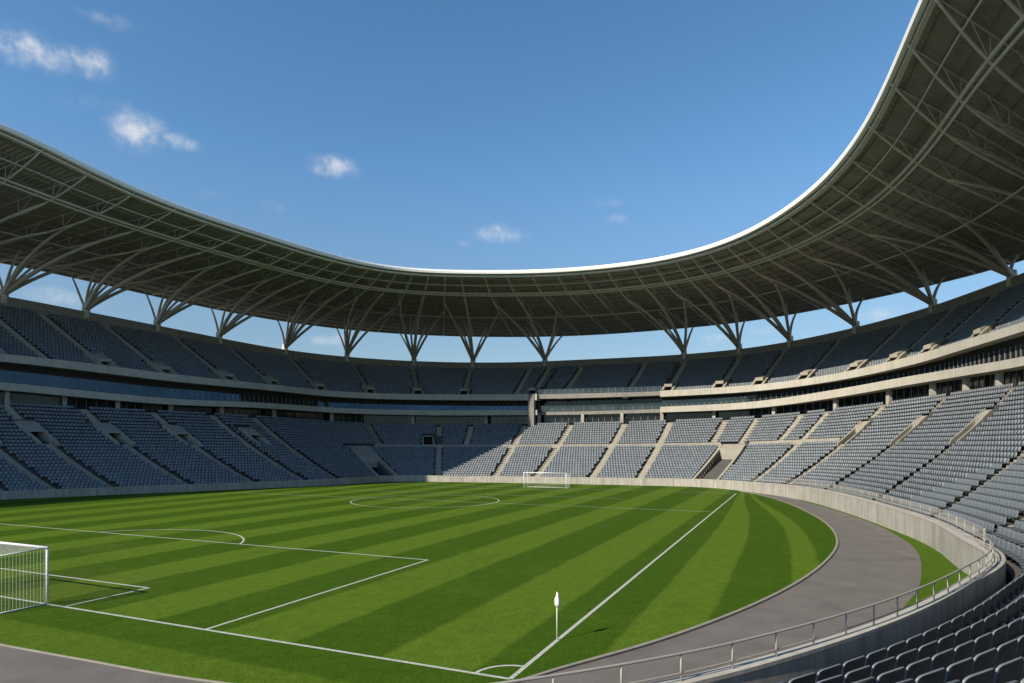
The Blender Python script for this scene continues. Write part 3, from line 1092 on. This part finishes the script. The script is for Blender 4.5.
ORD = ['', 'first', 'second', 'third', 'fourth', 'fifth', 'sixth', 'seventh', 'eighth', 'ninth', 'tenth', 'eleventh', 'twelfth', 'thirteenth', 'fourteenth', 'fifteenth', 'sixteenth', 'seventeenth', 'eighteenth', 'nineteenth']
TENS = {2: ('twenty', 'twentieth'), 3: ('thirty', 'thirtieth'), 4: ('forty', 'fortieth'), 5: ('fifty', 'fiftieth'), 6: ('sixty', 'sixtieth'), 7: ('seventy', 'seventieth'), 8: ('eighty', 'eightieth'), 9: ('ninety', 'ninetieth')}


def ordinal(n):
    if n < 20:
        return ORD[n]
    if n >= 100:
        return 'hundred-and-' + ordinal(n - 100) if n > 100 else 'hundredth'
    t_, u_ = divmod(n, 10)
    return TENS[t_][1] if u_ == 0 else TENS[t_][0] + '-' + ORD[u_]


vis_trees = sorted([s for s in TREE_S if 0 <= px_of(*pos(s, 47.6)) <= 1024], key=lambda s: px_of(*pos(s, 47.6)))
for i, s in enumerate(TREE_S):
    zb = float(at(Z_RIM, s))
    b0 = curve(np.array([s]), 47.6, zb)[0]
    root = empty('tree_column', tuple(float(q) for q in b0))
    if s in vis_trees:
        n = vis_trees.index(s) + 1
        side = 'shaded stand' if s > S_UP_A else ('end stand' if s > S_UP_R else 'sunlit stand')
        lab = f'{ordinal(n)} branching steel column from the left edge, on the rim of the {side}'
    else:
        lab = 'branching steel column beyond the ' + ('left' if s > 150 else 'right') + ' edge, ' + ('farthest out' if s in (TREE_S[0], TREE_S[-1]) else 'next to the edge')
    tag(root, lab, 'column', 'branching columns holding up the roof')
    sr = TREE_R[i]
    gap_l = (sr - TREE_R[i - 1]) if i else 7
    gap_r = (TREE_R[i + 1] - sr) if i < len(TREE_S) - 1 else 7
    gap_l, gap_r = min(gap_l, 13), min(gap_r, 13)
    mb = MB()
    mb.tube([b0 + (0, 0, -1.2), b0 + (0, 0, .3), b0 + (0, 0, 1.3)], [.85, .72, .62], 12)
    mb.build('base', M_STEEL, root, True)
    # branches: station offset, depth of the tip, radii
    # branches: station offset, depth of the tip, radii
    specs = [(0.0, 15.0, .44, .19), (.5 * gap_r, 19.0, .42, .18), (-.5 * gap_l, 25.0, .36, .17), (.12 * gap_r, 32.0, .34, .14),
             (.22 * gap_r, 38.0, .30, .13), (-.20 * gap_l, 40.0, .30, .13), (-.20 * gap_l, 47.5, .33, .16), (.24 * gap_r, 46.0, .26, .12)]
    for j, (dsn, ot, r0, r1) in enumerate(specs):
        se = sr + dsn
        if j < 3:                                                           # the long arms run into a rib
            se = min(RAFT, key=lambda q_: abs(q_ - se))
            dsn = se - sr
        tip = curve_roof(np.array([se]), ot, chord_z(se, ot))[0]
        lift = 1.0 if ot < 35 else .3
        rise = tip[2] - b0[2]
        m1 = curve_roof(np.array([sr + dsn * .30]), 47.6 + (ot - 47.6) * .24, b0[2] + rise * .42 + lift)[0]
        m2 = curve_roof(np.array([sr + dsn * .68]), 47.6 + (ot - 47.6) * .62, b0[2] + rise * .80 + lift)[0]
        pts = bez(b0 + (0, 0, .4), m1, m2, tip)
        mb = MB()
        mb.tube(pts, np.linspace(r0, r1, len(pts)), 9)
        mb.build('branch', M_STEEL, root, True)

# ------------------------------------------------------------------ seats
def seat_sites():
    """every seat: x, y, z, facing, row, station, tier"""
    out = []
    for upper in (False, True):
        a, b = (50.0, S_SEATS) if upper else (4.0, S_SEATS)
        n = N_UP if upper else N_LOW
        sg = seg(a, b, .25)
        for k in range(n):
            o_ = np.full(len(sg), O_UP + k + .62) if upper else at(O0, sg) + k + .62
            x_, y_ = np.interp(sg, S, WX) + o_ * at(RX, sg), np.interp(sg, S, WY) + o_ * at(RY, sg)
            L = np.concatenate([[0], np.cumsum(np.hypot(np.diff(x_), np.diff(y_)))])
            dens = np.interp(sg, [44, 56, 75, 100], [1.05, .60, .55, .52])
            cnt = np.concatenate([[0], np.cumsum(np.diff(L) / dens[:-1])])
            d = np.interp(np.arange(.4, cnt[-1], 1.0), cnt, L)
            s_ = np.interp(d, L, sg)
            X, Y = np.interp(d, L, x_), np.interp(d, L, y_)
            tx, ty = np.interp(d + .3, L, x_) - np.interp(d - .3, L, x_), np.interp(d + .3, L, y_) - np.interp(d - .3, L, y_)
            nrm = np.hypot(tx, ty)
            tx, ty = tx / nrm, ty / nrm
            sc_ = np.interp(s_, sg[:-1], np.diff(L) / np.diff(sg))
            keep = np.ones(len(s_), bool)
            for al in ([(q, 0, N_UP) for q in UP_AISLES] if upper else LOW_AISLES):
                if al[1] <= k < al[2]:
                    keep &= np.abs(s_ - al[0]) * sc_ > (.6 if (upper or al[0] > S_RAMP_B - 22) else .34) + .27
            for v in (UP_VOMS if upper else LOW_VOMS + RAMPS):
                if v[1] - .5 <= k <= v[3] + (.5 if v not in RAMPS else -.5):
                    keep &= np.abs(s_ - v[0]) * sc_ > v[4] + ((.75 if upper else .55) if v not in RAMPS else .75)
            if upper:
                for q in (S_UP_A, S_UP_R):
                    keep &= np.abs(s_ - q) * sc_ > .35
            elif k in (K_WALK, ):
                keep &= ~((s_ > S_WALK[0]) & (s_ < S_WALK[1]))
            z = (z_up if upper else z_low)(s_, k)
            m_ = keep
            out.append(np.column_stack([X, Y, z, -ty, tx, np.full(len(s_), k), s_, np.full(len(s_), float(upper)), np.interp(s_, sg, dens) / .52])[m_])
    return np.concatenate(out)


SEATS = seat_sites()
# (-ty, tx) is left of the walk along the bowl; it runs anticlockwise, so that points into the bowl
print('seats', len(SEATS))


def back_outline(n_arc, rad=.085):
    """half outline of a seat back, x >= 0, rounded top corners"""
    w_, zt = .246, .84
    pts = [(w_ * .94, .40), (w_, .52)]
    for i in range(n_arc + 1):
        th = math.pi / 2 * i / n_arc
        pts.append((w_ - rad + rad * math.cos(th), zt - rad + rad * math.sin(th)))
    return pts


def back_geo(n_arc, thick=.035, w=1.0, rad=.085):
    half = [(x_ * w, z_) for x_, z_ in back_outline(n_arc, rad)]
    loop = half + [(-x_, z_) for x_, z_ in reversed(half)]
    def bend(x_, z_):
        return -.20 - .16 * (z_ - .40) + .9 * x_ * x_                        # leans back, wraps a little round the sitter
    f_ = [(x_, bend(x_, z_), z_) for x_, z_ in loop]
    b_ = [(x_ * .97, bend(x_, z_) - thick, z_ - (.01 if z_ > .7 else 0)) for x_, z_ in loop]
    n = len(loop)
    h = n // 2
    fs = []
    for i in range(h - 1):                                                  # strips across the back keep it bent
        fs.append((i, i + 1, n - 2 - i, n - 1 - i))
        fs.append((n + i + 1, n + i, n + n - 1 - i, n + n - 2 - i))
    for i in range(n):
        j = (i + 1) % n
        fs.append((j, i, n + i, n + j))
    return np.array(f_ + b_), fs


def box_geo(x0, x1, y0, y1, z0, z1):
    v = np.array([(x_, y_, z_) for z_ in (z0, z1) for y_ in (y0, y1) for x_ in (x0, x1)])
    return v, [(0, 2, 3, 1), (4, 5, 7, 6), (0, 1, 5, 4), (2, 6, 7, 3), (0, 4, 6, 2), (1, 3, 7, 5)]


def join(*geos):
    vs, fs, n = [], [], 0
    for v, f in geos:
        vs.append(v)
        fs += [tuple(i + n for i in q) for q in f]
        n += len(v)
    return np.concatenate(vs), fs


def mass(mb_geo, sites):
    """copies of one seat shape as plain arrays"""
    v, f = mb_geo
    n = len(sites)
    fx_, fy_ = sites[:, 3], sites[:, 4]
    gx_, gy_ = fx_ * sites[:, 8], fy_ * sites[:, 8]
    hs = 1 + .17 * np.clip(sites[:, 8] - 1, 0, 1)[:, None]
    X = sites[:, 0][:, None] + v[None, :, 0] * gy_[:, None] + v[None, :, 1] * fx_[:, None]
    Y = sites[:, 1][:, None] - v[None, :, 0] * gx_[:, None] + v[None, :, 1] * fy_[:, None]
    Z = sites[:, 2][:, None] + v[None, :, 2] * hs + np.zeros((n, 1))
    return np.stack([X, Y, Z], 2).reshape(-1, 3), f, n, len(v)


sx, sy, sz = SEATS[:, 0], SEATS[:, 1], SEATS[:, 2]
ppx = np.where(sy > 1, px_of(sx, sy), -1e5)
ppy = np.where(sy > 1, HOR - FOC * (sz + .8 - EYE) / np.maximum(sy, 1), 1e5)
dist = np.sqrt(sx**2 + sy**2 + (sz - EYE)**2)
inview = (ppx > 0) & (ppx < 1024) & (ppy < 683) & (ppy > 0)
cand = np.nonzero(inview & (SEATS[:, 7] < .5) & (SEATS[:, 6] < 120))[0]
pick = cand[np.argsort(dist[cand])][:300]
single = np.zeros(len(SEATS), bool)
single[pick] = True
rest = ~single & ~((sy < 6) & (dist < 14) & ~inview & (np.hypot(sx, sy) < 2.6))
mid = rest & (dist < 48)
low = rest & ~mid
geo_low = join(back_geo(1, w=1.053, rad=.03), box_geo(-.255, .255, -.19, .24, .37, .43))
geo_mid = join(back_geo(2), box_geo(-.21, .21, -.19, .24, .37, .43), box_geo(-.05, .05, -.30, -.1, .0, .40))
V, F, base = [], [], 0
loops, sizes = [], []
for geo, msk in ((geo_low, low), (geo_mid, mid)):
    vv, ff, n, nv = mass(geo, SEATS[msk])
    V.append(vv)
    fl = np.array([i for q in ff for i in q])
    fs_ = np.array([len(q) for q in ff])
    loops.append((fl[None, :] + (np.arange(n) * nv)[:, None]).ravel() + base)
    sizes.append(np.tile(fs_, n))
    base += n * nv
V, loops, sizes = np.concatenate(V), np.concatenate(loops), np.concatenate(sizes)
me = bpy.data.meshes.new('stadium_seats')
me.vertices.add(len(V))
me.vertices.foreach_set('co', V.astype(np.float32).ravel())
me.loops.add(len(loops))
me.loops.foreach_set('vertex_index', loops.astype(np.int32))
me.polygons.add(len(sizes))
me.polygons.foreach_set('loop_start', np.concatenate([[0], np.cumsum(sizes)[:-1]]).astype(np.int32))
me.update(calc_edges=True)
me.materials.append(M_SEAT)
me.materials.append(M_SEAT_SHADE)
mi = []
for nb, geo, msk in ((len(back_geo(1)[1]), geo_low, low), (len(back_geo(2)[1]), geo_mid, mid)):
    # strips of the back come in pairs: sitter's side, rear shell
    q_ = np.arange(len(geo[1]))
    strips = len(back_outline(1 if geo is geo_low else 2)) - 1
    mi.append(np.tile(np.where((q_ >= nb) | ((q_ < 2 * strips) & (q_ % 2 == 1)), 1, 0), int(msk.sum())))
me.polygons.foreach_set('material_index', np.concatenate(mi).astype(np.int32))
o = bpy.data.objects.new('stadium_seating', me)
COL.objects.link(o)
tag(o, 'thousands of grey-blue plastic seats filling both tiers of the stands', 'seating', kind='stuff')

# the three hundred seats that show largest, each a thing of its own
def part_mesh(name, geo, smooth_top=False, bevel=.0):
    v, f = geo
    bm = bmesh.new()
    vs = [bm.verts.new(q) for q in v]
    for q in f:
        bm.faces.new([vs[i] for i in q])
    bmesh.ops.recalc_face_normals(bm, faces=bm.faces)
    if bevel:
        ed = [e for e in bm.edges if len(e.link_faces) == 2 and e.calc_face_angle(0) > .7]
        bmesh.ops.bevel(bm, geom=ed, offset=bevel, segments=2, affect='EDGES', profile=.6)
    m_ = bpy.data.meshes.new(name)
    bm.to_mesh(m_)
    bm.free()
    m_.polygons.foreach_set('use_smooth', [True] * len(m_.polygons))
    m_.materials.append(M_SEAT)
    return m_


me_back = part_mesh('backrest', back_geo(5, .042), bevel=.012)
me_back.materials.append(M_SEAT_SHADE)
for pl in me_back.polygons:                                               # the rear shell has its shade put into a darker colour
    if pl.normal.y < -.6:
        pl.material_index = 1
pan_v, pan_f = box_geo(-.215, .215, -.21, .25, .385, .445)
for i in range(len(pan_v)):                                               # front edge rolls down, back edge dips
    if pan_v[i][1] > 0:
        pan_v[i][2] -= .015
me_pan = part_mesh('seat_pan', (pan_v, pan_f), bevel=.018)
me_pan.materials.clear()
me_pan.materials.append(M_SEAT_SHADE)  # dark pans paint the shaded gaps between rows
me_leg = part_mesh('bracket', join(box_geo(-.03, .03, -.30, -.20, 0, .46), box_geo(-.03, .03, -.2, .05, .30, .384)))
me_leg.materials.clear()
me_leg.materials.append(M_FRAME)
proto = empty('stadium_chair')
kids = []
for nm, m_ in (('backrest', me_back), ('seat_pan', me_pan), ('bracket', me_leg)):
    c = bpy.data.objects.new(nm, m_)
    COL.objects.link(c)
    c.parent = proto
    kids.append(c)
first = True
order = sorted(pick, key=lambda i: (SEATS[i, 5], SEATS[i, 6]))
byrow = {}
for i in order:
    byrow.setdefault(int(SEATS[i, 5]), []).append(i)
for row, lst in byrow.items():
    # a row leaves the frame at its right edge and comes back into view in the sunlit stand
    cut = [j for j in range(1, len(lst)) if SEATS[lst[j], 6] - SEATS[lst[j - 1], 6] > 3.0]
    runs = np.split(np.array(lst), cut) if cut else [np.array(lst)]
    for ri, run in enumerate(runs):
        for n, i in enumerate(run):
            s = SEATS[i, 6]
            if first:
                r, first = proto, False
            else:
                r = proto.copy()
                COL.objects.link(r)
                for c in kids:
                    d = c.copy()
                    COL.objects.link(d)
                    d.parent = r
            r.location = (sx[i], sy[i], sz[i])
            r.scale = (SEATS[i, 8], 1, 1 + .17 * min(1.0, max(0.0, SEATS[i, 8] - 1)))
            r.rotation_euler = (0, 0, math.atan2(SEATS[i, 4], SEATS[i, 3]) - math.pi / 2)
            where = '' if ri == 0 else f', {ordinal(ri)} aisle onward'
            r['label'] = f'grey seat, {ordinal(n + 1)} from the near end, {ordinal(row + 1)} row behind the railing{where}'
            r['kind'] = 'thing'
            r['category'] = 'seat'
            r['group'] = 'single plastic seats behind the curved railing'
